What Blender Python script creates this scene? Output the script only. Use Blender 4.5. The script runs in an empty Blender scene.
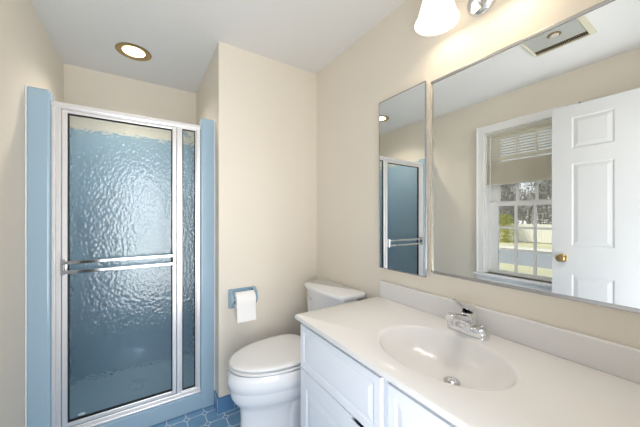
import bpy, bmesh, math, random
from mathutils import Vector, Matrix
PI = math.pi
sc = bpy.context.scene
COL = sc.collection
random.seed(7)

# ---------------------------------------------------------------- camera
cam_data = bpy.data.cameras.new('camera')
cam_data.sensor_width = 36.0
cam_data.lens = 272.7 / 640 * 36.0
cam_data.shift_y = 3.4 / 640
cam_data.clip_start = 0.01
cam = bpy.data.objects.new('camera', cam_data)
COL.objects.link(cam)
cam.location = (0, 0, 1.28)
cam.rotation_euler = (PI / 2, 0, -0.575)
sc.camera = cam

# ---------------------------------------------------------------- world, sun, lights, exposure
world = bpy.data.worlds.new('world')
sc.world = world
world.use_nodes = True
wn = world.node_tree.nodes
wl = world.node_tree.links
wn.clear()
wo = wn.new('ShaderNodeOutputWorld')
wb = wn.new('ShaderNodeBackground')
sky = wn.new('ShaderNodeTexSky')
sky.sky_type = 'HOSEK_WILKIE'
sky.turbidity = 8.5
sky.ground_albedo = 0.4
sky.sun_direction = Vector((0.6, 0.35, 0.7)).normalized()
wtc = wn.new('ShaderNodeTexCoord')
wsep = wn.new('ShaderNodeSeparateXYZ')
wmr = wn.new('ShaderNodeMapRange')
wmr.inputs['From Min'].default_value = -0.03
wmr.inputs['From Max'].default_value = 0.03
wmx = wn.new('ShaderNodeMix')
wmx.data_type = 'RGBA'
wmx.inputs[6].default_value = (0.34, 0.33, 0.32, 1)
wl.new(wtc.outputs['Generated'], wsep.inputs[0])
wl.new(wsep.outputs['Z'], wmr.inputs['Value'])
wl.new(wmr.outputs[0], wmx.inputs[0])
wl.new(sky.outputs[0], wmx.inputs[7])
wl.new(wmx.outputs[2], wb.inputs[0])
wl.new(wb.outputs[0], wo.inputs[0])
wb.inputs[1].default_value = 4.6

sd = bpy.data.lights.new('sun', 'SUN')
sd.energy = 2.4
sd.color = (1.0, 0.93, 0.82)
sd.angle = math.radians(0.6)
sun = bpy.data.objects.new('sun', sd)
COL.objects.link(sun)
sun.rotation_euler = (Vector((0.6, 0.35, 0.7))).to_track_quat('Z', 'Y').to_euler()


def area(name, loc, target, sx, sy, energy, color):
    d = bpy.data.lights.new(name, 'AREA')
    d.shape = 'RECTANGLE'
    d.size, d.size_y = sx, sy
    d.energy = energy
    d.color = color
    o = bpy.data.objects.new(name, d)
    COL.objects.link(o)
    o.location = loc
    o.rotation_euler = (Vector(loc) - Vector(target)).to_track_quat('Z', 'Y').to_euler()
    return o


# added fill light behind the doorway, tilted up to brighten ceiling and walls
area('doorway_fill', (0.10, -0.50, 1.15), (0.25, 1.4, 2.3), 0.8, 2.0, 21, (0.97, 0.985, 1.0))
sc.view_settings.view_transform = 'Standard'
sc.view_settings.look = 'None'
sc.view_settings.gamma = 1.0
sc.view_settings.use_curve_mapping = False
sc.view_settings.exposure = 0.54
sc.render.film_transparent = False
sc.cycles.use_denoising = True
sc.cycles.max_bounces = 14
sc.cycles.transmission_bounces = 10
sc.cycles.glossy_bounces = 8
sc.cycles.diffuse_bounces = 6
sc.cycles.sample_clamp_indirect = 8
sc.cycles.caustics_refractive = True


# ---------------------------------------------------------------- materials
def lin(c):
    r = []
    for v in c:
        v /= 255.0
        r.append(v / 12.92 if v <= 0.04045 else ((v + 0.055) / 1.055) ** 2.4)
    return (*r, 1.0)


def mat(name, rgb, rough=0.5, metal=0.0, var=0.0, vscale=8.0, bump=0.0, bscale=200.0, coat=0.0, **kw):
    """procedural principled material with slight noise variation of tone and height"""
    m = bpy.data.materials.new(name)
    m.use_nodes = True
    nt = m.node_tree
    b = nt.nodes['Principled BSDF']
    b.inputs['Roughness'].default_value = rough
    b.inputs['Metallic'].default_value = metal
    if coat:
        b.inputs['Coat Weight'].default_value = coat
        b.inputs['Coat Roughness'].default_value = 0.05
    base = lin(rgb)
    tc = nt.nodes.new('ShaderNodeTexCoord')
    n = nt.nodes.new('ShaderNodeTexNoise')
    n.inputs['Scale'].default_value = vscale
    n.inputs['Detail'].default_value = 4
    nt.links.new(tc.outputs['Object'], n.inputs['Vector'])
    mix = nt.nodes.new('ShaderNodeMix')
    mix.data_type = 'RGBA'
    mix.inputs[6].default_value = (*[c * (1 - var) for c in base[:3]], 1)
    mix.inputs[7].default_value = (*[min(1, c * (1 + var)) for c in base[:3]], 1)
    nt.links.new(n.outputs['Fac'], mix.inputs[0])
    nt.links.new(mix.outputs[2], b.inputs['Base Color'])
    if bump:
        n2 = nt.nodes.new('ShaderNodeTexNoise')
        n2.inputs['Scale'].default_value = bscale
        n2.inputs['Detail'].default_value = 3
        nt.links.new(tc.outputs['Object'], n2.inputs['Vector'])
        bp = nt.nodes.new('ShaderNodeBump')
        bp.inputs['Strength'].default_value = bump
        bp.inputs['Distance'].default_value = 0.001
        nt.links.new(n2.outputs['Fac'], bp.inputs['Height'])
        nt.links.new(bp.outputs[0], b.inputs['Normal'])
    for k, v in kw.items():
        b.inputs[k].default_value = v
    return m


def emit(name, rgb, strength):
    m = mat(name, rgb, 0.4)
    b = m.node_tree.nodes['Principled BSDF']
    b.inputs['Emission Color'].default_value = lin(rgb)
    b.inputs['Emission Strength'].default_value = strength
    return m


M = {}
M['wall'] = mat('cream_wall_paint', (228, 220, 207), 0.75, var=0.015, vscale=3, bump=0.25, bscale=160)
M['ceiling'] = mat('white_ceiling_paint', (226, 225, 224), 0.9, var=0.01, vscale=3, bump=0.2, bscale=120)
M['trim'] = mat('white_trim_paint', (236, 236, 236), 0.35, var=0.01)
M['door'] = mat('white_door_paint', (208, 209, 211), 0.45, var=0.01)
M['cab'] = mat('white_cabinet_paint', (231, 234, 240), 0.35, var=0.01)
M['frame_dark'] = mat('dark_chrome', (96, 96, 100), 0.2, 0.9)
M['dark'] = mat('dark_recess', (22, 22, 26), 0.8)
M['marble'] = mat('cultured_marble', (225, 223, 221), 0.22, var=0.02, vscale=6, coat=0.3)
M['porcelain'] = mat('white_porcelain', (235, 235, 236), 0.10, var=0.005, coat=0.4)
M['seat'] = mat('white_seat_plastic', (232, 231, 230), 0.22, var=0.005)
M['chrome'] = mat('chrome', (228, 229, 232), 0.08, 1.0)
M['alu'] = mat('satin_aluminium', (236, 235, 236), 0.28, 0.55, var=0.03, vscale=40)
M['gasket'] = mat('black_gasket', (30, 28, 28), 0.6)
M['brass'] = mat('aged_brass', (176, 150, 104), 0.3, 0.9, var=0.1, vscale=30)
M['champagne'] = mat('champagne_metal', (214, 204, 180), 0.35, 0.6, var=0.05, vscale=40)
M['mirror'] = mat('mirror_glass', (240, 242, 240), 0.0, 1.0)
M['surround'] = mat('blue_fibreglass', (160, 186, 204), 0.22, var=0.02, vscale=4, coat=0.3)
M['bluetile'] = mat('blue_base_tile', (94, 138, 180), 0.15, var=0.10, vscale=9, coat=0.3)
M['blueceramic'] = mat('blue_ceramic', (140, 172, 194), 0.12, var=0.04, vscale=20, coat=0.5)
M['floortile'] = mat('blue_floor_tile', (128, 170, 204), 0.25, var=0.14, vscale=14, bump=0.3, bscale=40)
M['grout'] = mat('pale_grout', (212, 224, 234), 0.85, var=0.04, vscale=60)
M['paper'] = mat('tissue_paper', (242, 241, 240), 0.95, var=0.01, bump=0.5, bscale=300)
M['card'] = mat('cardboard_core', (150, 128, 104), 0.9)
M['blind'] = mat('ivory_blind', (240, 237, 229), 0.55, var=0.02)
_nt = M['blind'].node_tree
_tr = _nt.nodes.new('ShaderNodeBsdfTranslucent')
_tr.inputs[0].default_value = lin((250, 247, 240))
_ms = _nt.nodes.new('ShaderNodeMixShader')
_ms.inputs[0].default_value = 0.75
_nt.links.new(_nt.nodes['Principled BSDF'].outputs[0], _ms.inputs[1])
_nt.links.new(_tr.outputs[0], _ms.inputs[2])
_nt.links.new(_ms.outputs[0], _nt.nodes['Material Output'].inputs[0])
M['fan_frame'] = mat('almond_plastic', (214, 208, 186), 0.5, var=0.02)
M['fan_panel'] = mat('grey_grille_plastic', (176, 177, 172), 0.5, var=0.02)
M['lens'] = mat('lamp_lens', (200, 192, 182), 0.2)
M['hallfloor'] = mat('hall_wood_floor', (150, 115, 82), 0.4, var=0.15, vscale=10)
M['siding'] = mat('house_siding', (205, 205, 200), 0.7)


def shade_glass():
    m = mat('opal_glass', (252, 246, 234), 0.25)
    b = m.node_tree.nodes['Principled BSDF']
    b.inputs['Subsurface Weight'].default_value = 0.0
    b.inputs['Emission Color'].default_value = lin((255, 246, 228))
    b.inputs['Emission Strength'].default_value = 0.9
    return m


M['opal'] = shade_glass()
M['bulb'] = emit('lit_bulb', (255, 246, 226), 6)
M['canlens'] = emit('lit_downlight_lens', (255, 236, 200), 5)


def pane_glass():
    m = bpy.data.materials.new('window_pane_glass')
    m.use_nodes = True
    nt = m.node_tree
    nt.nodes.clear()
    out = nt.nodes.new('ShaderNodeOutputMaterial')
    t = nt.nodes.new('ShaderNodeBsdfTransparent')
    t.inputs[0].default_value = (0.96, 0.98, 0.98, 1)
    g = nt.nodes.new('ShaderNodeBsdfGlossy')
    g.inputs['Roughness'].default_value = 0.01
    f = nt.nodes.new('ShaderNodeFresnel')
    f.inputs[0].default_value = 1.45
    mx = nt.nodes.new('ShaderNodeMixShader')
    nt.links.new(f.outputs[0], mx.inputs[0])
    nt.links.new(t.outputs[0], mx.inputs[1])
    nt.links.new(g.outputs[0], mx.inputs[2])
    nt.links.new(mx.outputs[0], out.inputs[0])
    return m


M['pane'] = pane_glass()


def rain_glass():
    """obscure shower glass: pebbled face, slightly frosted, faint blue-green tint"""
    m = bpy.data.materials.new('pebbled_shower_glass')
    m.use_nodes = True
    nt = m.node_tree
    b = nt.nodes['Principled BSDF']
    b.inputs['Base Color'].default_value = (0.80, 0.87, 0.89, 1)
    b.inputs['Roughness'].default_value = 0.06
    b.inputs['IOR'].default_value = 1.45
    b.inputs['Transmission Weight'].default_value = 1.0
    tc = nt.nodes.new('ShaderNodeTexCoord')
    mp = nt.nodes.new('ShaderNodeMapping')
    mp.inputs['Scale'].default_value = (1.0, 1.0, 0.75)
    nt.links.new(tc.outputs['Object'], mp.inputs[0])
    v = nt.nodes.new('ShaderNodeTexVoronoi')
    v.feature = 'SMOOTH_F1'
    v.inputs['Scale'].default_value = 72
    n = nt.nodes.new('ShaderNodeTexNoise')
    n.inputs['Scale'].default_value = 80
    n.inputs['Detail'].default_value = 2
    nt.links.new(mp.outputs[0], v.inputs['Vector'])
    nt.links.new(mp.outputs[0], n.inputs['Vector'])
    ad = nt.nodes.new('ShaderNodeMath')
    ad.operation = 'ADD'
    nt.links.new(v.outputs['Distance'], ad.inputs[0])
    sc_ = nt.nodes.new('ShaderNodeMath')
    sc_.operation = 'MULTIPLY'
    sc_.inputs[1].default_value = 0.6
    nt.links.new(n.outputs['Fac'], sc_.inputs[0])
    nt.links.new(sc_.outputs[0], ad.inputs[1])
    bp = nt.nodes.new('ShaderNodeBump')
    bp.inputs['Strength'].default_value = 0.8
    bp.inputs['Distance'].default_value = 0.0019
    nt.links.new(ad.outputs[0], bp.inputs['Height'])
    nt.links.new(bp.outputs[0], b.inputs['Normal'])
    return m


M['rain'] = rain_glass()


# ---------------------------------------------------------------- helpers
def world_off(p):
    v = Vector((0, 0, 0))
    while p is not None:
        v += p.location
        p = p.parent
    return v


def obj(name, bm, m, parent=None, smooth=False, bevel=0.0, seg=2, angle=0.6):
    """link a bmesh given in room coordinates as one mesh object"""
    bmesh.ops.recalc_face_normals(bm, faces=bm.faces)
    off = world_off(parent)
    bm.transform(Matrix.Translation(-off))
    me = bpy.data.meshes.new(name)
    bm.to_mesh(me)
    bm.free()
    for mm in (m if isinstance(m, (list, tuple)) else [m]):
        me.materials.append(mm)
    o = bpy.data.objects.new(name, me)
    COL.objects.link(o)
    o.parent = parent
    if bevel:
        md = o.modifiers.new('bevel', 'BEVEL')
        md.width = bevel
        md.segments = seg
        md.limit_method = 'ANGLE'
        md.angle_limit = angle
        md.harden_normals = False
    if smooth:
        for p in me.polygons:
            p.use_smooth = True
        try:
            me.set_sharp_from_angle(angle=math.radians(smooth if smooth is not True else 40))
        except Exception:
            pass
    return o


def thing(name, loc, label, cat, group=None):
    o = bpy.data.objects.new(name, None)
    COL.objects.link(o)
    o.location = loc
    o.empty_display_size = 0.05
    return tag(o, label, cat, group)


def tag(o, label, cat, group=None):
    o['label'] = label
    o['category'] = cat
    if group:
        o['group'] = group
    return o


def struct(o):
    o['kind'] = 'structure'
    return o


def box(bm, x0, x1, y0, y1, z0, z1, mi=0):
    vs = [bm.verts.new((x, y, z)) for x in (x0, x1) for y in (y0, y1) for z in (z0, z1)]
    for idx in ((0, 1, 3, 2), (4, 6, 7, 5), (0, 4, 5, 1), (2, 3, 7, 6), (0, 2, 6, 4), (1, 5, 7, 3)):
        f = bm.faces.new([vs[i] for i in idx])
        f.material_index = mi
    return vs


def B(*a):
    bm = bmesh.new()
    for k in a:
        box(bm, *k)
    return bm


def loft(bm, rings, cap0=True, cap1=True, mi=0):
    vr = [[bm.verts.new(p) for p in r] for r in rings]
    n = len(vr[0])
    for a, b in zip(vr, vr[1:]):
        for i in range(n):
            f = bm.faces.new((a[i], a[(i + 1) % n], b[(i + 1) % n], b[i]))
            f.material_index = mi
    if cap0:
        bm.faces.new(vr[0]).material_index = mi
    if cap1:
        bm.faces.new(vr[-1]).material_index = mi
    return vr


def lathe(bm, c, prof, axis='Z', n=40, cap0=True, cap1=True, sx=1, sy=1, mi=0):
    """prof: list of (radius, height along axis from c)"""
    rings = []
    for r, h in prof:
        r = max(r, 1e-5)
        ring = []
        for i in range(n):
            t = 2 * PI * i / n
            a, b = r * math.cos(t) * sx, r * math.sin(t) * sy
            if axis == 'Z':
                p = (c[0] + a, c[1] + b, c[2] + h)
            elif axis == 'X':
                p = (c[0] + h, c[1] + a, c[2] + b)
            else:
                p = (c[0] + a, c[1] + h, c[2] + b)
            ring.append(p)
        rings.append(ring)
    return loft(bm, rings, cap0, cap1, mi)


def tube(bm, pts, r, n=14, mi=0):
    pts = [Vector(p) for p in pts]
    rr = r if isinstance(r, (list, tuple)) else [r] * len(pts)
    rings = []
    up = None
    for i, p in enumerate(pts):
        d = (pts[min(i + 1, len(pts) - 1)] - pts[max(i - 1, 0)]).normalized()
        if up is None:
            up = d.orthogonal().normalized()
        up = (up - d * up.dot(d)).normalized()
        s = d.cross(up)
        rings.append([p + (up * math.cos(2 * PI * k / n) + s * math.sin(2 * PI * k / n)) * rr[i] for k in range(n)])
    loft(bm, rings, mi=mi)


def rrect(x0, x1, y0, y1, z, r, n=6):
    pts = []
    for cx_, cy_, a0 in ((x1 - r, y1 - r, 0), (x0 + r, y1 - r, PI / 2), (x0 + r, y0 + r, PI), (x1 - r, y0 + r, 1.5 * PI)):
        for k in range(n + 1):
            a = a0 + PI / 2 * k / n
            pts.append((cx_ + r * math.cos(a), cy_ + r * math.sin(a), z))
    return pts


# ---------------------------------------------------------------- room shell
XL, XR, YP, XP, YB, HC = -0.497, 1.161, 1.843, 0.411, 2.735, 2.42
T = 0.14
WY0, WY1, WZ0, WZ1 = 0.74, 1.362, 0.735, 2.09   # window opening in the left wall
DX0, DX1, DZ = -0.312, 0.488, 2.11               # doorway opening in the front wall

# floor: grout bed plus octagon tiles with small square tiles at their corners
bm = B((XL - T, XR + T, -1.2, YB + T, -0.12, -0.0009, 1))
p_ = 0.107
hs = 0.0185
g_ = 0.0040
ox, oy = 0.443, 1.795


def prism(bm, pts, z0, z1, mi=0):
    c = Vector((sum(p[0] for p in pts) / len(pts), sum(p[1] for p in pts) / len(pts)))
    top = [(c.x + (p[0] - c.x) * 0.98, c.y + (p[1] - c.y) * 0.98, z1) for p in pts]
    mid = [(p[0], p[1], z1 - 0.0005) for p in pts]
    low = [(p[0], p[1], z0) for p in pts]
    loft(bm, [low, mid, top], cap0=False, mi=mi)


for i in range(-10, 8):
    for j in range(-18, 3):
        dx, dy = ox + i * p_, oy + j * p_
        if XL + .0 < dx < XR and 0.0 < dy < 1.98:
            q = hs - g_
            prism(bm, [(dx - q, dy), (dx, dy - q), (dx + q, dy), (dx, dy + q)], -0.0025, -0.0002)
        cx_, cy_ = dx + p_ / 2, dy + p_ / 2
        h = p_ / 2 - g_ * 0.8
        k = hs + g_ * 0.6
        P = [(cx_ - h, cy_ - p_ / 2 + k), (cx_ - p_ / 2 + k, cy_ - h), (cx_ + p_ / 2 - k, cy_ - h), (cx_ + h, cy_ - p_ / 2 + k),
             (cx_ + h, cy_ + p_ / 2 - k), (cx_ + p_ / 2 - k, cy_ + h), (cx_ - p_ / 2 + k, cy_ + h), (cx_ - h, cy_ + p_ / 2 - k)]
        P = [(min(max(a, XL + .001), XR - .001), min(max(b_, 0.0), 2.0)) for a, b_ in P]
        if max(a for a, _ in P) - min(a for a, _ in P) > .02 and max(b_ for _, b_ in P) - min(b_ for _, b_ in P) > .02:
            Q = []
            for v in P:
                if not Q or (abs(v[0] - Q[-1][0]) + abs(v[1] - Q[-1][1])) > 1e-4:
                    Q.append(v)
            if abs(Q[0][0] - Q[-1][0]) + abs(Q[0][1] - Q[-1][1]) < 1e-4:
                Q.pop()
            prism(bm, Q, -0.0025, 0.0)
struct(obj('floor', bm, [M['floortile'], M['grout']]))

struct(obj('ceiling', B((XL - T, XR + T, -T, YB + T, HC, HC + 0.1)), M['ceiling']))
struct(obj('wall_right', B((XR, XR + T, -T, YB + T, 0, HC)), M['wall']))
struct(obj('wall_left', B((XL - T, XL, -T, WY0, 0, HC), (XL - T, XL, WY1, YB + T, 0, HC),
                          (XL - T, XL, WY0, WY1, 0, WZ0), (XL - T, XL, WY0, WY1, WZ1, HC)), M['wall']))
struct(obj('wall_back', B((XP, XR, YP, YB, 0, HC)), M['wall']))
struct(obj('wall_shower', B((XL, XR, YB, YB + T, 0, HC)), M['wall']))
struct(obj('wall_front', B((XL, DX0, -T, 0.0, 0, HC), (DX1, XR, -T, 0.0, 0, HC), (DX0, DX1, -T, 0.0, DZ, HC)), M['wall']))


# blue tile bases: tiles butt along the wall with pale joints
def tile_base(name, x0, x1, y0, y1, along, L=0.107):
    bm = bmesh.new()
    H_ = 0.105
    if along == 'X':
        n = max(1, round((x1 - x0) / L))
        w = (x1 - x0) / n
        for i in range(n):
            box(bm, x0 + i * w + .001, x0 + (i + 1) * w - .001, y0, y1, 0.004, H_)
        box(bm, x0, x1, y0 + .0018, y1, 0.0, H_ - .002, 1)
    else:
        n = max(1, round((y1 - y0) / L))
        w = (y1 - y0) / n
        for i in range(n):
            box(bm, x0, x1, y0 + i * w + .001, y0 + (i + 1) * w - .001, 0.004, H_)
        s = .0018
        box(bm, x0 + (s if x1 >= XR - .01 or name == 'baseboard_alcove' else 0), x1 - (0 if x1 >= XR - .01 or name == 'baseboard_alcove' else s), y0, y1, 0.0, H_ - .002, 1)
    return struct(obj(name, bm, [M['bluetile'], M['grout']]))


tile_base('baseboard_back', XP - 0.009, XR, YP - 0.009, YP, 'X')
tile_base('baseboard_right', XR - 0.009, XR, 1.15, YP - 0.009, 'Y')
tile_base('baseboard_left', XL, XL + 0.009, 0.0, 1.94, 'Y')
tile_base('baseboard_alcove', XP - 0.009, XP, YP + .001, 1.944, 'Y')

# doorway casing
struct(obj('trim_1', B((DX0 - .012, DX0, -T, 0.0, 0, DZ), (DX1, DX1 + .012, -T, 0.0, 0, DZ),
                       (DX1, DX1 + .075, 0, .016, 0, DZ + .07), (DX0 - .04, DX1, 0, .016, DZ, DZ + .07)), M['trim'], bevel=.003))

# ---------------------------------------------------------------- window
cw = 0.072
bm = B((XL, XL + .022, WY1, WY1 + cw, WZ0, WZ1 + cw), (XL, XL + .022, WY0 - cw, WY0, WZ0, WZ1 + cw),
       (XL, XL + .022, WY0, WY1, WZ1, WZ1 + cw),
       (XL, XL + .028, WY1 + cw - .018, WY1 + cw, WZ0, WZ1 + cw),
       (XL, XL + .028, WY0 - cw, WY0 - cw + .018, WZ0, WZ1 + cw),
       # jamb liners
       (XL - T, XL, WY1 - .012, WY1, WZ0, WZ1), (XL - T, XL, WY0, WY0 + .012, WZ0, WZ1), (XL - T, XL, WY0, WY1, WZ1 - .012, WZ1),
       # stool and apron
       (XL - T, XL + .05, WY0 - cw - .015, WY1 + cw + .015, WZ0 - .022, WZ0),
       (XL, XL + .016, WY0 - cw, WY1 + cw, WZ0 - .085, WZ0 - .022))
win = struct(obj('window_1', bm, M['trim'], bevel=.003))


def sash(name, xa, xb, z0, z1, rows=3, cols=3, bot=.045):
    y0, y1 = WY0 + .012, WY1 - .012
    st = .080
    f = B((xa, xb, y0, y0 + st, z0, z1), (xa, xb, y1 - st, y1, z0, z1),
          (xa, xb, y0 + st, y1 - st, z0, z0 + bot), (xa, xb, y0 + st, y1 - st, z1 - .034, z1))
    s = obj(name, f, M['trim'], win, bevel=.002)
    gy0, gy1, gz0, gz1 = y0 + st, y1 - st, z0 + bot, z1 - .034
    mm = bmesh.new()
    xm = (xa + xb) / 2
    for c in range(1, cols):
        y = gy0 + (gy1 - gy0) * c / cols
        box(mm, xm - .011, xm + .011, y - .009, y + .009, gz0, gz1)
    for r in range(1, rows):
        z = gz0 + (gz1 - gz0) * r / rows
        box(mm, xm - .0105, xm + .0105, gy0, gy1, z - .009, z + .009)
    obj('muntin_grid', mm, M['trim'], s)
    obj('pane', B((xm - .002, xm + .002, gy0, gy1, gz0, gz1)), M['pane'], s)


sash('lower_sash', XL - .085, XL - .055, WZ0, 1.419, bot=.036)
sash('upper_sash', XL - .120, XL - .090, 1.385, WZ1 - .012)

bl = thing('window_blind', (XL - .015, 1.045, WZ1), 'ivory mini blind drawn halfway down the sash window, slats stacked at its foot', 'blind')
y0, y1 = WY0 + .016, WY1 - .016
obj('headrail', B((XL - .024, XL + .004, y0, y1, WZ1 - .04, WZ1 - .013)), M['blind'], bl, bevel=.002)
bm = bmesh.new()
z = WZ1 - .055
while z > 1.80:
    vs = []
    for (a, h) in ((-.004, .0112), (0, .001), (.004, -.0105)):
        vs.append([bm.verts.new((XL - .010 + a, yy, z + h)) for yy in (y0, y1)])
    vs2 = []
    for (a, h) in ((-.0043, .0109), (-.0003, .0007), (.0037, -.0108)):
        vs2.append([bm.verts.new((XL - .010 + a, yy, z + h)) for yy in (y0, y1)])
    for L_ in (vs, vs2):
        for a, b_ in zip(L_, L_[1:]):
            bm.faces.new((a[0], a[1], b_[1], b_[0]))
    z -= .0245
obj('slats', bm, M['blind'], bl)
bm = bmesh.new()
z = 1.795
while z > 1.60:
    box(bm, XL - .022, XL + .002, y0, y1, z - .0022, z + .0022)
    z -= .0062
obj('stacked_slats', bm, M['blind'], bl)
obj('bottom_rail', B((XL - .023, XL + .003, y0, y1, 1.582, 1.598)), M['blind'], bl, bevel=.002)
for yy in (y0 + .08, y1 - .08):
    bm = bmesh.new()
    tube(bm, [(XL - .010, yy, WZ1 - .03), (XL - .010, yy, 1.59)], .0012, 6)
    obj('ladder_cord', bm, M['blind'], bl)
bm = bmesh.new()
tube(bm, [(XL + .008, y1 - .035, WZ1 - .03), (XL + .010, y1 - .036, 1.45)], .003, 8)
obj('tilt_wand', bm, M['trim'], bl)


# ---------------------------------------------------------------- raised panels
def raised(bm, ax, a0, a1, z0, z1, x, sgn, bw=.012, mg=0.045, dpt=.006, mi=0):
    """raised field panel lying on plane (ax = 'X' plane) at x, facing sgn"""
    def ring(i, d):
        return [(x + sgn * d, yy, zz) for yy, zz in ((a0 + i, z0 + i), (a1 - i, z0 + i), (a1 - i, z1 - i), (a0 + i, z1 - i))]
    loft(bm, [ring(0, 0), ring(.004, -dpt * .4), ring(bw * .7, -dpt), ring(bw, -dpt), ring(bw + mg * .6, -dpt * .1), ring(bw + mg * .62, 0)],
         cap0=False, mi=mi)


def slab_with_panels(x_face, x_back, y0, y1, z0, z1, panels, sgn, **kw):
    """slab in the YZ plane; its visible face is cut around the panels by a grid"""
    bm = bmesh.new()
    ys = sorted({y0, y1, *[p[0] for p in panels], *[p[1] for p in panels]})
    zs = sorted({z0, z1, *[p[2] for p in panels], *[p[3] for p in panels]})
    grid = {(a, b_): bm.verts.new((x_face, a, b_)) for a in ys for b_ in zs}
    for a, a2 in zip(ys, ys[1:]):
        for b_, b2 in zip(zs, zs[1:]):
            if any(p[0] <= a and a2 <= p[1] and p[2] <= b_ and b2 <= p[3] for p in panels):
                continue
            bm.faces.new((grid[a, b_], grid[a2, b_], grid[a2, b2], grid[a, b2]))
    for v in [v for v in bm.verts if not v.link_faces]:
        bm.verts.remove(v)
    bk = [bm.verts.new((x_back, a, b_)) for a, b_ in ((y0, z0), (y1, z0), (y1, z1), (y0, z1))]
    fr = [bm.verts.new((x_face, a, b_)) for a, b_ in ((y0, z0), (y1, z0), (y1, z1), (y0, z1))]
    bm.faces.new(bk)
    for i in range(4):
        bm.faces.new((bk[i], bk[(i + 1) % 4], fr[(i + 1) % 4], fr[i]))
    for p in panels:
        raised(bm, 'X', p[0], p[1], p[2], p[3], x_face, sgn, **kw)
    bmesh.ops.remove_doubles(bm, verts=bm.verts, dist=1e-5)
    return bm


# six panel door standing open against the left side
dx = -0.32
dy0, dy1 = 0.008, 0.788
st = .115
pw = (dy1 - dy0 - 3 * st) / 2
pans = []
for a in (dy0 + st, dy0 + 2 * st + pw):
    for z0, z1 in ((.25, .86), (1.07, 1.67), (1.78, 2.006)):
        pans.append((a, a + pw, z0, z1))
bm = slab_with_panels(dx, dx - .035, dy0, dy1, .012, 2.096, pans, 1, bw=.012, mg=.035, dpt=.004)
door = struct(obj('door_1', bm, M['door']))
for s_ in (1, -1):
    bm = bmesh.new()
    x0 = dx if s_ > 0 else dx - .035
    lathe(bm, (x0, dy1 - .062, .974), [(0.03, 0), (.031, s_ * .004), (.027, s_ * .007), (.011, s_ * .009), (.010, s_ * .026), (.018, s_ * .031), (.026, s_ * .041), (.027, s_ * .050), (.021, s_ * .058), (.008, s_ * .061)], 'X', 28)
    obj('door_knob', bm, M['brass'], door, smooth=True)
for hz in (.25, 1.05, 1.85):
    bm = bmesh.new()
    tube(bm, [(dx + .004, .006, hz - .045), (dx + .004, .006, hz + .045)], .005, 10)
    obj('hinge', bm, M['brass'], door)

# ---------------------------------------------------------------- shower stall
st_ = thing('shower_stall', (-.04, 2.34, 0), 'pale blue fibreglass shower stall filling the alcove behind the glass', 'shower')
FY = 1.946
ZT = 1.94
IN = -.404, .32
obj('left_flange', B((XL + .001, IN[0], FY, FY + .075, 0, ZT)), M['surround'], st_, bevel=.012, seg=4)
obj('right_flange', B((IN[1], XP - .001, FY, FY + .075, 0, ZT)), M['surround'], st_, bevel=.012, seg=4)
obj('side_panel', B((XL + .001, XL + .03, FY + .06, YB - .001, .02, ZT - .002)), M['surround'], st_, bevel=.004)
obj('side_panel', B((XP - .03, XP - .001, FY + .06, YB - .001, .02, ZT - .002)), M['surround'], st_, bevel=.004)
obj('back_panel', B((XL + .03, XP - .03, YB - .03, YB - .001, .02, ZT)), M['surround'], st_, bevel=.004)
for x_ in (XL + .0040, XP - .0040):
    bm = bmesh.new()
    tube(bm, [(x_, FY - .001, .004), (x_, FY - .001, ZT)], .0035, 8)
    obj('caulk_bead', bm, M['trim'], st_)
obj('curb', B((IN[0] - .01, IN[1] + .01, FY + .001, FY + .10, 0, .118)), M['surround'], st_, bevel=.016, seg=4)
obj('pan', B((XL + .03, XP - .03, FY + .09, YB - .03, .0, .055)), M['surround'], st_, bevel=.004)
bm = bmesh.new()
lathe(bm, (-.04, 2.4, .0555), [(.05, 0), (.05, .003), (.03, .002)], n=24)
obj('drain', bm, M['chrome'], st_)

# framed glass door on the curb
sdoor = thing('shower_door', (-.04, FY + .03, .118), 'chrome framed shower door of pebbled glass with double towel bar', 'shower door')
ya, yb = FY + .012, FY + .052
hx0, hx1 = IN
obj('header', B((hx0, hx1, ya - .004, yb + .004, 1.863, 1.888), (hx0, hx1, ya + .004, yb, 1.857, 1.864)), M['alu'], sdoor, bevel=.003)
obj('bottom_track', B((hx0, hx1, ya - .012, yb + .006, .1185, .130), (hx0, hx1, ya, yb - .01, .130, .148)), M['alu'], sdoor, bevel=.003)
obj('jamb', B((hx0 + .001, hx0 + .017, ya - .004, yb, .148, 1.857), (hx0 + .017, hx0 + .037, ya + .002, yb, .148, 1.857)), M['alu'], sdoor, bevel=.003)
obj('jamb', B((hx1 - .024, hx1 - .001, ya - .002, yb, .148, 1.857)), M['alu'], sdoor, bevel=.003)
obj('mullion', B((.180, .206, ya, yb, .148, 1.857)), M['alu'], sdoor, bevel=.003)
# swinging leaf
lx0, lx1, lz0, lz1 = -.364, .178, .152, 1.855
yl0, yl1 = ya + .004, ya + .030
leaf = obj('door_leaf', B((lx0, lx0 + .023, yl0, yl1, lz0, lz1), (lx1 - .023, lx1, yl0, yl1, lz0, lz1),
                          (lx0 + .023, lx1 - .023, yl0, yl1, lz1 - .018, lz1), (lx0 + .023, lx1 - .023, yl0, yl1, lz0, lz0 + .022)), M['alu'], sdoor, bevel=.003)
gx0, gx1, gz0, gz1 = lx0 + .023, lx1 - .023, lz0 + .022, lz1 - .018


def gasket(x0, x1, z0, z1, y0, y1, w=.0055):
    return B((x0, x0 + w, y0, y1, z0, z1), (x1 - w, x1, y0, y1, z0, z1), (x0 + w, x1 - w, y0, y1, z0, z0 + w), (x0 + w, x1 - w, y0, y1, z1 - w, z1))


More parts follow.
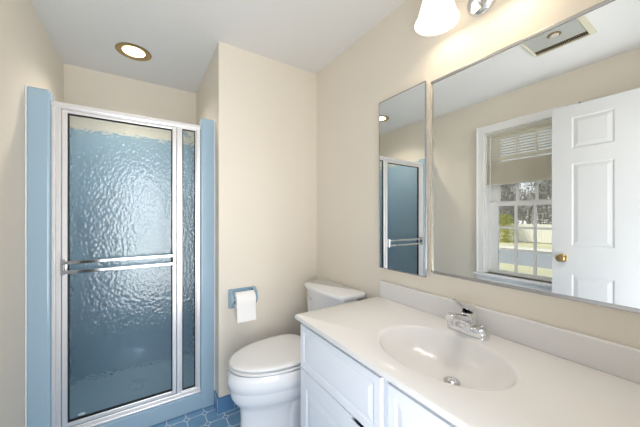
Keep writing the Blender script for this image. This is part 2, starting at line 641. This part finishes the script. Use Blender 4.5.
obj('gasket', gasket(gx0, gx1, gz0, gz1, yl0 + .003, yl1 - .003), M['gasket'], leaf)
obj('glass_panel', B((gx0 + .002, gx1 - .002, yl0 + .011, yl0 + .016, gz0 + .002, gz1 - .002)), M['rain'], leaf)
bm = bmesh.new()
lathe(bm, (-.285, yl0 + .0108, .196), [(.016, 0), (.016, -.0004)], 'Y', 20, sy=.45)
obj('maker_mark', bm, mat('frosted_mark', (176, 190, 192), .6), leaf)
# fixed narrow panel
fx = obj('fixed_panel', gasket(.206, hx1 - .024, .148, 1.857, ya + .012, ya + .026, .006), M['alu'], sdoor)
obj('gasket', gasket(.212, hx1 - .030, .154, 1.851, ya + .012, ya + .026, .006), M['gasket'], fx)
obj('glass_panel', B((.214, hx1 - .032, ya + .016, ya + .021, .156, 1.849)), M['rain'], fx)
# double towel bar
tb = obj('towel_bar', B((lx0 + .004, lx1 - .012, ya - .040, ya - .032, 1.030, 1.048), (lx0 + .004, lx1 - .012, ya - .040, ya - .032, .980, .998)), M['chrome'], sdoor, bevel=.003, seg=3)
for x in (lx0 + .004, lx1 - .020):
    obj('bracket', B((x - .002, x + .013, ya - .036, yl0 + .001, .972, 1.056)), M['chrome'], tb, bevel=.003)

# shower head
sh = thing('wall_shower', (XP, 2.35, 2.0), 'small chrome shower head on the alcove wall, seen through the narrow glass', 'shower head')
bm = bmesh.new()
lathe(bm, (XP, 2.35, 2.0), [(.03, 0), (.029, -.004), (.012, -.008)], 'X', 24)
obj('flange_plate', bm, M['chrome'], sh, smooth=True)
bm = bmesh.new()
tube(bm, [(XP - .004, 2.35, 2.0), (XP - .04, 2.35, 1.999), (XP - .075, 2.35, 1.985), (XP - .095, 2.35, 1.965)], .009, 12)
obj('shower_arm', bm, M['chrome'], sh, smooth=True)
bm = bmesh.new()
d = Vector((-.6, 0, -.8))
c0 = Vector((XP - .094, 2.35, 1.966))
tube(bm, [c0, c0 + d * .012, c0 + d * .02, c0 + d * .05, c0 + d * .062, c0 + d * .064], [.012, .014, .012, .028, .03, .026], 24)
obj('spray_head', bm, M['chrome'], sh, smooth=True)


# ---------------------------------------------------------------- ceiling things
def downlight():
    t = thing('recessed_light', (-.055, 2.28, HC), 'round recessed ceiling light with brass ring, lit above the shower', 'ceiling light')
    bm = bmesh.new()
    lathe(bm, (-.055, 2.28, HC), [(.104, 0.0), (.105, -.004), (.098, -.008), (.082, -.006), (.066, -.001), (.062, .0)], cap0=False, cap1=False, n=48)
    obj('trim_ring', bm, M['brass'], t, smooth=50)
    bm = bmesh.new()
    lathe(bm, (-.055, 2.28, HC), [(.066, -.001), (.05, -.004), (.02, -.006)], n=40)
    obj('lens', bm, M['canlens'], t, smooth=True)
    d = bpy.data.lights.new('downlight_lamp', 'SPOT')
    d.energy = 20
    d.color = (1, .9, .76)
    d.spot_size = 2.3
    d.spot_blend = .8
    d.shadow_soft_size = .06
    o = bpy.data.objects.new('downlight_lamp', d)
    COL.objects.link(o)
    o.parent = t
    o.location = (0, 0, -.03)


downlight()

fx0, fx1, fy0, fy1 = -.02, .27, .478, .79
ef = thing('exhaust_fan', (.125, .634, HC), 'almond and grey ceiling exhaust fan with lamp, seen in the wall mirror', 'exhaust fan')
bm = B((fx0, fx1, fy0, fy0 + .03, HC - .014, HC), (fx0, fx1, fy1 - .012, fy1, HC - .014, HC),
       (fx0, fx0 + .012, fy0 + .03, fy1 - .012, HC - .014, HC), (fx1 - .012, fx1, fy0 + .03, fy1 - .012, HC - .014, HC))
obj('frame', bm, M['fan_frame'], ef, bevel=.003)
obj('grille', B((fx0 + .068, fx1 - .012, fy0 + .03, fy1 - .012, HC - .006, HC)), M['fan_panel'], ef)
bm = B((fx0 + .012, fx0 + .068, fy0 + .03, fy1 - .012, HC - .002, HC, 1), (fx0 + .064, fx0 + .068, fy0 + .03, fy1 - .012, HC - .007, HC - .002, 0))
n_ = 26
for i in range(n_):
    y = fy0 + .032 + (fy1 - fy0 - .046) * i / n_
    box(bm, fx0 + .012, fx0 + .064, y, y + .0022, HC - .005, HC - .002, 2)
obj('louvre', bm, [M['fan_frame'], M['dark'], mat('grille_slat', (120, 104, 80), .6)], ef)
bm = bmesh.new()
lathe(bm, (.165, .632, HC - .006), [(.034, 0), (.034, -.004), (.027, -.006)], n=32)
bb = obj('lamp_bezel', bm, M['brass'], ef, smooth=40)
bm = bmesh.new()
lathe(bm, (.165, .632, HC - .012), [(.025, .001), (.022, -.004), (.010, -.007)], n=32)
obj('lamp_lens', bm, M['lens'], ef, smooth=True)

# ---------------------------------------------------------------- vanity
VX, VY0, VY1 = .644, .012, 1.137
ZC = .822
van = thing('vanity_cabinet', (.9, .57, 0), 'white raised panel vanity cabinet standing under the cream sink top', 'cabinet')
cb = .799
obj('carcass', B((VX + .001, VX + .020, VY0, VY0 + .09, .10, cb), (VX + .001, VX + .020, .572, .632, .10, cb), (VX + .001, VX + .020, VY1 - .03, VY1, .10, cb),
                 (VX + .001, VX + .020, VY0 + .09, .572, .57, cb), (VX + .001, VX + .020, .632, VY1 - .03, .57, cb),
                 (VX + .001, VX + .020, VY0 + .09, .572, .10, .13), (VX + .001, VX + .020, .632, VY1 - .03, .10, .13),
                 (VX + .02, XR - .001, VY1 - .018, VY1, .0, cb),
                 (VX + .02, XR - .001, VY0, VY0 + .018, .0, cb), (VX + .02, XR - .001, VY0 + .018, VY1 - .018, .10, .118),
                 (XR - .012, XR - .001, VY0 + .018, VY1 - .018, .118, .60),
                 (VX + .08, VX + .098, VY0 + .018, VY1 - .018, .0, .10)), M['cab'], van)
F0 = VX - .019
for (a, b_) in ((.617, VY1 - .004), (.09, .585)):
    bm = slab_with_panels(F0, VX, a, b_, .573, .772, [(a + .026, b_ - .026, .573 + .026, .772 - .026)], -1, bw=.010, mg=.028, dpt=.0035)
    obj('drawer_front', bm, M['cab'], van)
# doors below; their top edge is cut back towards the opening side as a finger pull
for (a, b_, flip) in ((.617, VY1 - .004, 0), (.09, .585, 1)):
    zt = .568
    bm = slab_with_panels(F0, VX, a, b_, .115, zt - .045, [(a + .05, b_ - .05, .115 + .05, zt - .075)], -1, bw=.010, mg=.04, dpt=.004)
    if flip:
        y_a, y_b, y_c, y_d = a, b_ - .145, b_ - .145, b_
    else:
        y_a, y_b, y_c, y_d = a + .145, b_, a, a + .145
    box(bm, F0, VX, y_a, y_b, zt - .045, zt)
    pf = [(F0, zt - .045), (F0, zt - .012), (F0 + .003, zt - .012), (VX, zt - .045)]
    loft(bm, [[(p[0], y_c, p[1]) for p in pf], [(p[0], y_d, p[1]) for p in pf]])
    obj('cabinet_door', bm, M['cab'], van)

# cultured marble top with integral bowl
vt = thing('countertop', (.88, .577, cb), 'cream cultured marble vanity top with moulded oval basin and backsplash', 'countertop')
cx0, cx1, cy0, cy1 = .599, XR, .004, 1.143
DCX, DCY, DP = .876, .531, .100
ex, ey, ea, eb = .853, .565, .174, .230
ang = [2 * PI * i / 112 for i in range(112)]
for (qx, qy) in ((cx0, cy0), (cx0, cy1), (cx1, cy0), (cx1, cy1)):
    ang.append(math.atan2(qy - ey, qx - ex) % (2 * PI))
ang = sorted(set(round(a, 6) for a in ang))


def rect_ring(i, z, ins_back=0.0):
    out = []
    x0, x1, y0, y1 = cx0 + i, cx1 - ins_back, cy0 + min(i, .002), cy1 - i
    for a in ang:
        c_, s_ = math.cos(a), math.sin(a)
        k = 1e9
        if c_ > 1e-9:
            k = min(k, (cx1 - ex) / c_)
        if c_ < -1e-9:
            k = min(k, (cx0 - ex) / c_)
        if s_ > 1e-9:
            k = min(k, (cy1 - ey) / s_)
        if s_ < -1e-9:
            k = min(k, (cy0 - ey) / s_)
        px, py = ex + c_ * k, ey + s_ * k
        out.append((min(max(px, x0), x1), min(max(py, y0), y1), z))
    return out


def ell_ring(s, z, t=0.0):
    cxx, cyy = ex + (DCX - ex) * t, ey + (DCY - ey) * t
    out = []
    for a in ang:
        r_ = 1 / math.sqrt((math.cos(a) / ea) ** 2 + (math.sin(a) / eb) ** 2)
        rr = r_ * s * (1 - t) + .022 * t if t > .999 else r_ * s
        out.append((cxx + rr * math.cos(a), cyy + rr * math.sin(a), z))
    return out


rings = [rect_ring(.004, cb), rect_ring(.0, cb + .005), rect_ring(.0, ZC - .007), rect_ring(.002, ZC - .002), rect_ring(.007, ZC)]
rings += [ell_ring(1.03, ZC), ell_ring(1.0, ZC - .0015), ell_ring(.975, ZC - .006), ell_ring(.955, ZC - .014)]
for s_ in (.93, .90, .86, .81, .75, .68, .60, .52, .43, .34, .25, .17):
    u_ = (s_ - .0) / .955
    z = ZC - .014 - (DP - .014) * (1 - u_ ** 4.0)
    rings.append(ell_ring(s_, z, (1 - u_) ** 1.2 * .98))
rings.append(ell_ring(0, ZC - DP, 1.0))
rings.append(ell_ring(0, ZC - DP - .02, 1.0))
bm = bmesh.new()
loft(bm, rings, cap0=False, cap1=True)
obj('counter_slab', bm, M['marble'], vt, smooth=35)
bm = bmesh.new()
box(bm, XR - .021, XR, cy0, cy1 - .012, ZC - .001, ZC + .092)
obj('backsplash', bm, M['marble'], vt, bevel=.005, seg=3)
dr = bmesh.new()
dc = (DCX, DCY, ZC - DP)
lathe(dr, dc, [(.026, .001), (.027, .004), (.022, .005), (.019, .001), (.019, -.008)], n=36)
drn = obj('drain', dr, M['chrome'], vt, smooth=40)
dr = bmesh.new()
lathe(dr, (dc[0], dc[1], dc[2] + .004), [(.015, -.008), (.015, .002), (.012, .004)], n=24)
obj('stopper', dr, M['chrome'], drn, smooth=40)
# faucet
fc = thing('faucet', (1.085, .590, ZC), 'single lever chrome faucet standing behind the oval basin', 'faucet')
fX, fY = 1.075, .588
bm = bmesh.new()
rg = []
for i, z in ((0, 0), (0, .020), (.003, .030), (.010, .036)):
    rg.append(rrect(fX - .027 + i, fX + .027 - i, fY - .080 + i, fY + .080 - i, ZC + z, .024 - i * .6, 8))
loft(bm, rg)
obj('base_plate', bm, M['chrome'], fc, smooth=45)
bm = bmesh.new()
rg = []
for (r_, z) in ((.033, .030), (.032, .045), (.029, .066), (.026, .078), (.022, .082)):
    rg.append([(fX + r_ * math.cos(2 * PI * k / 32), fY + r_ * math.sin(2 * PI * k / 32), ZC + z) for k in range(32)])
loft(bm, rg)
obj('body', bm, M['chrome'], fc, smooth=45)
# spout swept towards the basin
bm = bmesh.new()
rg = []
for (x, zc, hy_, hz_) in ((fX + .008, .052, .027, .022), (fX - .02, .055, .026, .022), (fX - .05, .066, .023, .019), (fX - .080, .077, .021, .017), (fX - .102, .082, .020, .0155), (fX - .118, .083, .018, .014), (fX - .122, .083, .015, .011)):
    rg.append([(x, p[0], p[1]) for p in rrect(fY - hy_, fY + hy_, ZC + zc - hz_, ZC + zc + hz_, 0, min(hy_, hz_) * .75, 5)])
loft(bm, rg)
sp = obj('spout', bm, M['chrome'], fc, smooth=45)
bm = bmesh.new()
lathe(bm, (fX - .102, fY, ZC + .068), [(.0125, .004), (.0125, -.014), (.009, -.015)], n=24)
obj('aerator', bm, M['chrome'], sp, smooth=40)
bm = bmesh.new()
lathe(bm, (fX, fY, ZC + .081), [(.019, 0), (.019, .004)], n=28)
obj('collar', bm, M['frame_dark'], fc)
bm = bmesh.new()
rg = []
for (x, z, hy_, hz_) in ((fX + .027, .092, .014, .006), (fX + .022, .096, .022, .011), (fX - .003, .100, .025, .015), (fX - .025, .110, .021, .012), (fX - .050, .123, .015, .008), (fX - .075, .137, .012, .006), (fX - .092, .146, .009, .004)):
    rg.append([(x, p[0], p[1]) for p in rrect(fY - hy_, fY + hy_, ZC + z - hz_, ZC + z + hz_, 0, min(hy_, hz_) * .8, 5)])
loft(bm, rg)
obj('lever', bm, M['chrome'], fc, smooth=45)
bm = bmesh.new()
lathe(bm, (fX + .0, fY - .055, ZC + .035), [(.003, 0), (.003, .006), (.006, .007), (.006, .012), (.002, .014)], n=14)
obj('pop_up_rod', bm, M['chrome'], fc)

# ---------------------------------------------------------------- mirrors
M['frame'] = mat('brushed_steel_channel', (186, 184, 182), 0.25, 0.9, var=0.05, vscale=50)
my0, my1, mz0, mz1 = .03, .806, 1.012, 1.925
wm = thing('wall_mirror', (XR, (my0 + my1) / 2, mz0), 'large frameless-looking wall mirror in thin chrome channel over the vanity', 'mirror')
wm['label'] = 'large wall mirror in thin chrome channel above the vanity backsplash'
obj('mirror_glass', B((XR - .006, XR - .001, my0 + .003, my1 - .003, mz0 + .003, mz1 - .003)), M['mirror'], wm)
w = .013
obj('channel_frame', B((XR - .010, XR, my0, my1, mz0, mz0 + w), (XR - .010, XR, my0, my1, mz1 - w, mz1),
                       (XR - .010, XR, my0, my0 + w, mz0 + w, mz1 - w)), M['frame'], wm, bevel=.002)
obj('edge_channel', B((XR - .010, XR, my1 - .006, my1, mz0 + w, mz1 - w)), M['champagne'], wm, bevel=.002)

mc = thing('medicine_cabinet', (XR, .965, .992), 'narrow mirrored medicine cabinet beside the large mirror, above the toilet end of the counter', 'medicine cabinet')
cy_0, cy_1, cz0, cz1 = .8135, 1.120, .992, 1.928
obj('cabinet_body', B((XR - .028, XR, cy_0 + .004, cy_1 - .004, cz0 + .004, cz1 - .004)), M['alu'], mc, bevel=.001)
dm = obj('mirror_door', B((XR - .035, XR - .030, cy_0 + .003, cy_1 - .003, cz0 + .003, cz1 - .003)), M['mirror'], mc)
w = .005
obj('door_frame', B((XR - .0365, XR - .029, cy_0, cy_1, cz0, cz0 + w), (XR - .0365, XR - .029, cy_0, cy_1, cz1 - w, cz1),
                    (XR - .0365, XR - .029, cy_0, cy_0 + w, cz0 + w, cz1 - w), (XR - .0365, XR - .029, cy_1 - w, cy_1, cz0 + w, cz1 - w)), M['frame'], dm, bevel=.001)

# ---------------------------------------------------------------- vanity light
LY = .571
vl = thing('vanity_light', (XR, LY, 2.16), 'chrome wall light with lit opal bell shades above the mirror', 'wall light')
bm = bmesh.new()
lathe(bm, (XR, LY, 2.165), [(.062, 0), (.062, -.008), (.054, -.018), (.030, -.026), (.012, -.030)], 'X', 40)
obj('backplate', bm, M['chrome'], vl, smooth=40)
bm = bmesh.new()
lathe(bm, (XR - .028, LY, 2.165), [(.014, 0), (.014, -.02), (.018, -.028), (.016, -.04), (.006, -.046)], 'X', 24)
obj('finial', bm, M['chrome'], vl, smooth=40)
bm = bmesh.new()
tube(bm, [(XR - .045, LY - .124, 2.29), (XR - .04, LY - .06, 2.21), (XR - .035, LY, 2.175), (XR - .04, LY + .06, 2.21), (XR - .045, LY + .124, 2.29)], .008, 12)
obj('cross_bar', bm, M['chrome'], vl, smooth=True)
for s_ in (1, -1):
    y = LY + s_ * .124
    sx_ = 1.035
    bm = bmesh.new()
    tube(bm, [(XR - .045, y, 2.285), (XR - .075, y, 2.305), (XR - .11, y, 2.30), (sx_, y, 2.275)], .008, 12)
    lathe(bm, (sx_, y, 2.235), [(.03, 0), (.032, .012), (.028, .03), (.012, .04)], n=28)
    arm = obj('arm', bm, M['chrome'], vl, smooth=40)
    bm = bmesh.new()
    pr = [(.030, .142), (.044, .130), (.053, .105), (.061, .08), (.068, .055), (.075, .03), (.080, .012), (.087, 0)]
    ins = [(.084, .001), (.077, .013), (.072, .031), (.065, .056), (.058, .081), (.050, .105), (.041, .127), (.027, .139)]
    lathe(bm, (sx_, y, 2.098), pr + ins, cap0=False, cap1=False, n=48)
    shd = obj('lamp_shade', bm, M['opal'], vl, smooth=60)
    bm = bmesh.new()
    lathe(bm, (sx_, y, 2.135), [(.004, 0), (.018, .004), (.027, .016), (.030, .03), (.027, .045), (.018, .06), (.013, .075), (.013, .1)], n=24)
    obj('bulb', bm, M['bulb'], shd, smooth=True)
    d = bpy.data.lights.new('shade_lamp', 'SPOT')
    # the open shades throw their light down and out into the room
    d.spot_size = 2.75
    d.spot_blend = .7
    d.energy = 8
    d.color = (1, .97, .93)
    d.shadow_soft_size = .05
    o = bpy.data.objects.new('shade_lamp', d)
    COL.objects.link(o)
    o.parent = vl
    o.location = Vector((sx_, y, 2.10)) - Vector(vl.location)
    o.rotation_euler = (0, math.radians(62), 0)


# ---------------------------------------------------------------- toilet
TY = 1.463
toi = thing('toilet', (.75, TY, 0), 'white two-piece toilet with closed lid between vanity and back wall', 'toilet')


def egg(x0, x1, hw, z, n=48, p=2.0, dz=0.0, front=.62):
    """egg outline: x0 = front tip (towards -X), x1 = back, hw = half width"""
    xc = x0 + (x1 - x0) * front
    out = []
    for i in range(n):
        t = 2 * PI * i / n
        c_, s_ = math.cos(t), math.sin(t)
        if c_ < 0:
            x = xc - (xc - x0) * abs(c_) ** (2 / p * .97)
            y = hw * (abs(s_) ** (2 / p)) * (1 if s_ >= 0 else -1)
        else:
            x = xc + (x1 - xc) * abs(c_) ** .55
            y = hw * (abs(s_) ** .75) * (1 if s_ >= 0 else -1)
        out.append((x, TY + y, z))
    return out


# bowl with its pedestal
bm = bmesh.new()
R = [egg(.425, 1.02, .124, 0.0), egg(.423, 1.02, .125, .02), egg(.434, 1.01, .114, .06), egg(.440, 1.0, .110, .18), egg(.438, 1.0, .112, .24),
     egg(.428, .99, .126, .268), egg(.403, .985, .152, .295), egg(.389, .98, .170, .325), egg(.381, .98, .177, .365), egg(.380, .98, .178, .374),
     egg(.374, .98, .185, .379), egg(.370, .98, .188, .415), egg(.373, .98, .187, .448), egg(.383, .975, .179, .462)]
loft(bm, R)
obj('bowl', bm, M['porcelain'], toi, smooth=50)
# trapway flare at the sides
bm = bmesh.new()
R = []
for z, a, b_, h in ((0, .64, 1.04, .128), (.02, .64, 1.04, .128), (.05, .65, 1.03, .118), (.18, .66, 1.02, .116), (.26, .68, 1.02, .122), (.32, .70, 1.02, .13)):
    R.append(rrect(a, b_, TY - h, TY + h, z, .05, 6))
loft(bm, R)
obj('trapway', bm, M['porcelain'], toi, smooth=50)
bm = bmesh.new()
loft(bm, [rrect(.90, 1.13, TY - .17, TY + .17, z, .04, 6) for z in (.36, .39, .458, .464)])
obj('tank_shelf', bm, M['porcelain'], toi, bevel=.006)
bm = bmesh.new()
loft(bm, [egg(.400, .86, .168, .468), egg(.386, .865, .180, .470), egg(.382, .865, .183, .476), egg(.387, .865, .180, .482), egg(.400, .86, .168, .484)])
obj('seat', bm, M['seat'], toi, smooth=50)
bm = bmesh.new()
loft(bm, [egg(.400, .86, .168, .491), egg(.385, .865, .181, .493), egg(.380, .865, .184, .499), egg(.384, .865, .181, .506), egg(.396, .86, .172, .510), egg(.43, .845, .15, .512), egg(.52, .80, .09, .513)])
obj('seat_lid', bm, M['seat'], toi, smooth=60)
for s_ in (1, -1):
    bm = bmesh.new()
    tube(bm, [(.875, TY + s_ * .075 - .022, .482), (.875, TY + s_ * .075 + .022, .482)], .016, 14)
    obj('hinge', bm, M['seat'], toi, smooth=40)


def tank_ring(x0, x1, hw, z, bow, r=.03, n=10):
    """rectangle whose front (−X) side bows out"""
    out = []
    base = rrect(x0, x1, TY - hw, TY + hw, z, r, 6)
    pts = []
    for i in range(len(base)):
        a, b_ = Vector(base[i]), Vector(base[(i + 1) % len(base)])
        pts.append(a)
        if (b_ - a).length > .1:
            for k in range(1, n):
                pts.append(a.lerp(b_, k / n))
    for p in pts:
        w_ = max(0, (x1 - p.x) / (x1 - x0))
        f = 1 - ((p.y - TY) / hw) ** 2
        out.append((p.x - bow * f * w_, p.y, p.z))
    return out


bm = bmesh.new()
loft(bm, [tank_ring(.995, 1.135, .185, .464, .02), tank_ring(.985, 1.14, .195, .482, .022), tank_ring(.972, 1.143, .208, .60, .025), tank_ring(.966, 1.145, .210, .786, .026)])
obj('tank', bm, M['porcelain'], toi, smooth=50)
bm = bmesh.new()
loft(bm, [tank_ring(.966, 1.148, .211, .787, .026), tank_ring(.952, 1.150, .219, .791, .028), tank_ring(.950, 1.151, .221, .806, .028), tank_ring(.954, 1.150, .218, .815, .028), tank_ring(.964, 1.146, .210, .820, .026)])
obj('tank_lid', bm, M['porcelain'], toi, smooth=60)
bm = bmesh.new()
lathe(bm, (.972, TY + .165, .735), [(.013, 0), (.013, -.012), (.009, -.016)], 'X', 18)
tube(bm, [(.953, TY + .165, .735), (.948, TY + .14, .732), (.946, TY + .105, .728)], [.006, .007, .008], 10)
obj('flush_lever', bm, M['chrome'], toi, smooth=40)

# ---------------------------------------------------------------- toilet paper
ph = thing('toilet_paper_holder', (.555, YP, .72), 'blue ceramic toilet paper holder fixed to the back wall by the shower', 'paper holder')
px0, px1 = .470, .650
bm = bmesh.new()
box(bm, px0, px1, YP - .010, YP, .672, .800)
obj('wall_plate', bm, M['blueceramic'], ph, bevel=.004, seg=3)
for (a, b_) in ((px0, px0 + .022), (px1 - .022, px1)):
    bm = bmesh.new()
    pts = [(YP - .006, .676), (YP - .006, .798), (YP - .030, .798), (YP - .060, .775), (YP - .072, .745), (YP - .070, .72), (YP - .05, .70), (YP - .030, .68)]
    loft(bm, [[(a, p[0], p[1]) for p in pts], [(b_, p[0], p[1]) for p in pts]])
    obj('post', bm, M['blueceramic'], ph, bevel=.004, seg=3)
bm = bmesh.new()
tube(bm, [(px0 + .018, YP - .055, .742), (px1 - .018, YP - .055, .742)], .009, 14)
obj('roller', bm, M['trim'], ph)

pr_ = thing('toilet_paper_roll', (.56, YP - .060, .735), 'white toilet paper roll with a sheet hanging down in the blue holder', 'toilet paper')
rc = (px0 + .027, YP - .058, .7355)
bm = bmesh.new()
lathe(bm, rc, [(.019, 0), (.050, 0), (.052, .002), (.052, .124), (.050, .126), (.019, .126)], 'X', 48, cap0=False, cap1=False)
obj('roll', bm, M['paper'], pr_, smooth=40)
bm = bmesh.new()
lathe(bm, rc, [(.0195, -.001), (.0195, .127), (.018, .127), (.018, -.001)], 'X', 32, cap0=False, cap1=False)
obj('core', bm, M['card'], pr_, smooth=40)
bm = bmesh.new()
rg = []
prof = []
for k in range(7):
    a = PI / 2 + PI / 2 * k / 6
    prof.append((rc[1] + .0535 * math.cos(a), rc[2] + .0535 * math.sin(a)))
y_ = prof[-1][0]
for k in range(1, 9):
    prof.append((y_ + .004 * math.sin(k * .5), rc[2] - .125 * k / 8 - .002))
pa = [(p[0], p[1]) for p in prof]
vsA = [[bm.verts.new((rc[0] + x, p[0] - d_, p[1])) for p in pa] for x in (.002, .042, .083, .124) for d_ in (0,)]
vsB = [[bm.verts.new((rc[0] + x, p[0] - .0012, p[1] + (.0008 if i < 4 else 0))) for i, p in enumerate(pa)] for x in (.002, .042, .083, .124)]
for V in (vsA, vsB):
    for a, b_ in zip(V, V[1:]):
        for i in range(len(pa) - 1):
            bm.faces.new((a[i], a[i + 1], b_[i + 1], b_[i]))
obj('hanging_sheet', bm, M['paper'], pr_, smooth=True)

# ---------------------------------------------------------------- outdoors beyond the window
GZ = -.45


def ground_mat():
    m = mat('winter_lawn', (186, 180, 150), .9, var=.22, vscale=.5)
    return m


struct(obj('lawn', B((-70, XL - T - .02, -40, 70, GZ - .3, GZ)), ground_mat()))
struct(obj('driveway', B((-13.5, -9.0, -40, 70, GZ, GZ + .02)), mat('asphalt', (140, 142, 146), .85, var=.1, vscale=4)))
struct(obj('pavement', B((-15.6, -14.6, -40, 70, GZ, GZ + .03)), mat('concrete_pavement', (205, 200, 190), .85, var=.05, vscale=2)))
fn = thing('picket_fence', (-19.4, 9, GZ), 'long pale wooden fence across the lawn, seen in the mirror through the window', 'fence')
bm = bmesh.new()
for k in range(150):
    y = -4 + k * .16
    box(bm, -19.41, -19.39, y, y + .155, GZ + .05, GZ + 1.25)
box(bm, -19.43, -19.41, -4, 20, GZ + .25, GZ + .33)
box(bm, -19.43, -19.41, -4, 20, GZ + .95, GZ + 1.03)
obj('board_panel', bm, mat('pale_fence_wood', (190, 187, 180), .8, var=.1, vscale=3), fn)
for k in range(11):
    y = -4 + k * 2.4
    obj('post', B((-19.53, -19.43, y - .05, y + .05, GZ, GZ + 1.35)), M['trim'], fn)

BARK = mat('grey_bark', (132, 128, 124), .9, var=.25, vscale=5)


def tree(x, y, h, seed, label, lean=0):
    rnd = random.Random(seed)
    t = thing('bare_tree', (x, y, GZ), label, 'tree', 'bare trees beyond the lawn')
    trunk = bmesh.new()
    tube(trunk, [(x, y, GZ), (x + .05, y + lean * .3, GZ + h * .2), (x, y + lean * .6, GZ + h * .45)], [h * .028, h * .02, h * .014], 8)
    obj('trunk', trunk, BARK, t, smooth=True)
    bm = bmesh.new()

    def grow(p, d, L, r, lev):
        q = p + d * L * .5 + Vector((rnd.uniform(-1, 1), rnd.uniform(-1, 1), rnd.uniform(-.5, 1))) * L * .08
        e = q + d * L * .5 + Vector((rnd.uniform(-1, 1), rnd.uniform(-1, 1), rnd.uniform(-.5, 1))) * L * .12
        tube(bm, [p, q, e], [r, r * .75, r * .5], 4)
        if lev == 0:
            return
        for k in range(4 if lev > 1 else 5):
            nd = (d + Vector((rnd.uniform(-1, 1), rnd.uniform(-1, 1), rnd.uniform(-.45, .7))) * .85).normalized()
            grow(e if k < 3 else q, nd, L * rnd.uniform(.55, .8), r * .55, lev - 1)
    for k in range(10):
        z = GZ + h * (.10 + .35 * k / 9)
        a = rnd.uniform(0, 2 * PI)
        d = Vector((math.cos(a), math.sin(a), rnd.uniform(.3, 1.2))).normalized()
        grow(Vector((x, y + lean * .6 * (k / 9), z)), d, h * .17, h * .010, 3)
    obj('branches', bm, BARK, t)


for i, (x, y, h) in enumerate(((-27.0, 5.6, 5.6), (-27.0, 10.4, 5.6), (-27.0, 15.2, 5.6), (-31.5, 8.0, 6.5), (-31.5, 13.4, 6.5))):
    tree(x, y, h, 11 + i, 'bare grey tree beyond the pale fence, seen through the window')


def shrub(x, y, r, h, seed, m, label):
    rnd = random.Random(seed)
    bm = bmesh.new()
    for k in range(2600):
        a, b_, c_ = [max(-1, min(1, rnd.gauss(0, .6))) for _ in (0, 1)] + [rnd.uniform(0, 1)]
        w_ = math.sin(PI * (.25 + .6 * c_)) * r * .93
        p = Vector((x + a * w_, y + b_ * w_, GZ + c_ * h))
        u_ = Vector((rnd.uniform(-1, 1), rnd.uniform(-1, 1), rnd.uniform(-1, 1))).normalized()
        v_ = u_.orthogonal().normalized()
        s_ = r * .065
        bm.faces.new([bm.verts.new(p + q) for q in (u_ * s_, v_ * s_ * .5, -u_ * s_, -v_ * s_ * .5)])
    for k in range(9):
        a = rnd.uniform(0, 6.28)
        tube(bm, [(x, y, GZ), (x + math.cos(a) * r * .4, y + math.sin(a) * r * .4, GZ + h * .8)], .02, 5)
    return tag(obj('shrub', bm, m), label, 'shrub')


for bx_, by_, bh_, bs_ in ((-21.2, 4.4, 4.6, 21), (-21.2, 7.1, 4.4, 22), (-21.2, 9.8, 4.8, 23), (-21.2, 12.5, 4.5, 24), (-23.9, 5.8, 5.9, 25), (-23.9, 8.5, 6.1, 26), (-23.9, 11.2, 5.8, 27)):
    shrub(bx_, by_, 1.25, bh_, bs_, BARK, 'leafless grey thicket behind the pale fence, seen through the window')['group'] = 'thickets behind the fence'

shrub(-18.3, 8.75, .7, 1.9, 3, mat('olive_leaves', (150, 152, 70), .8, var=.2, vscale=3), 'yellow-green shrub in front of the pale fence outside the window')
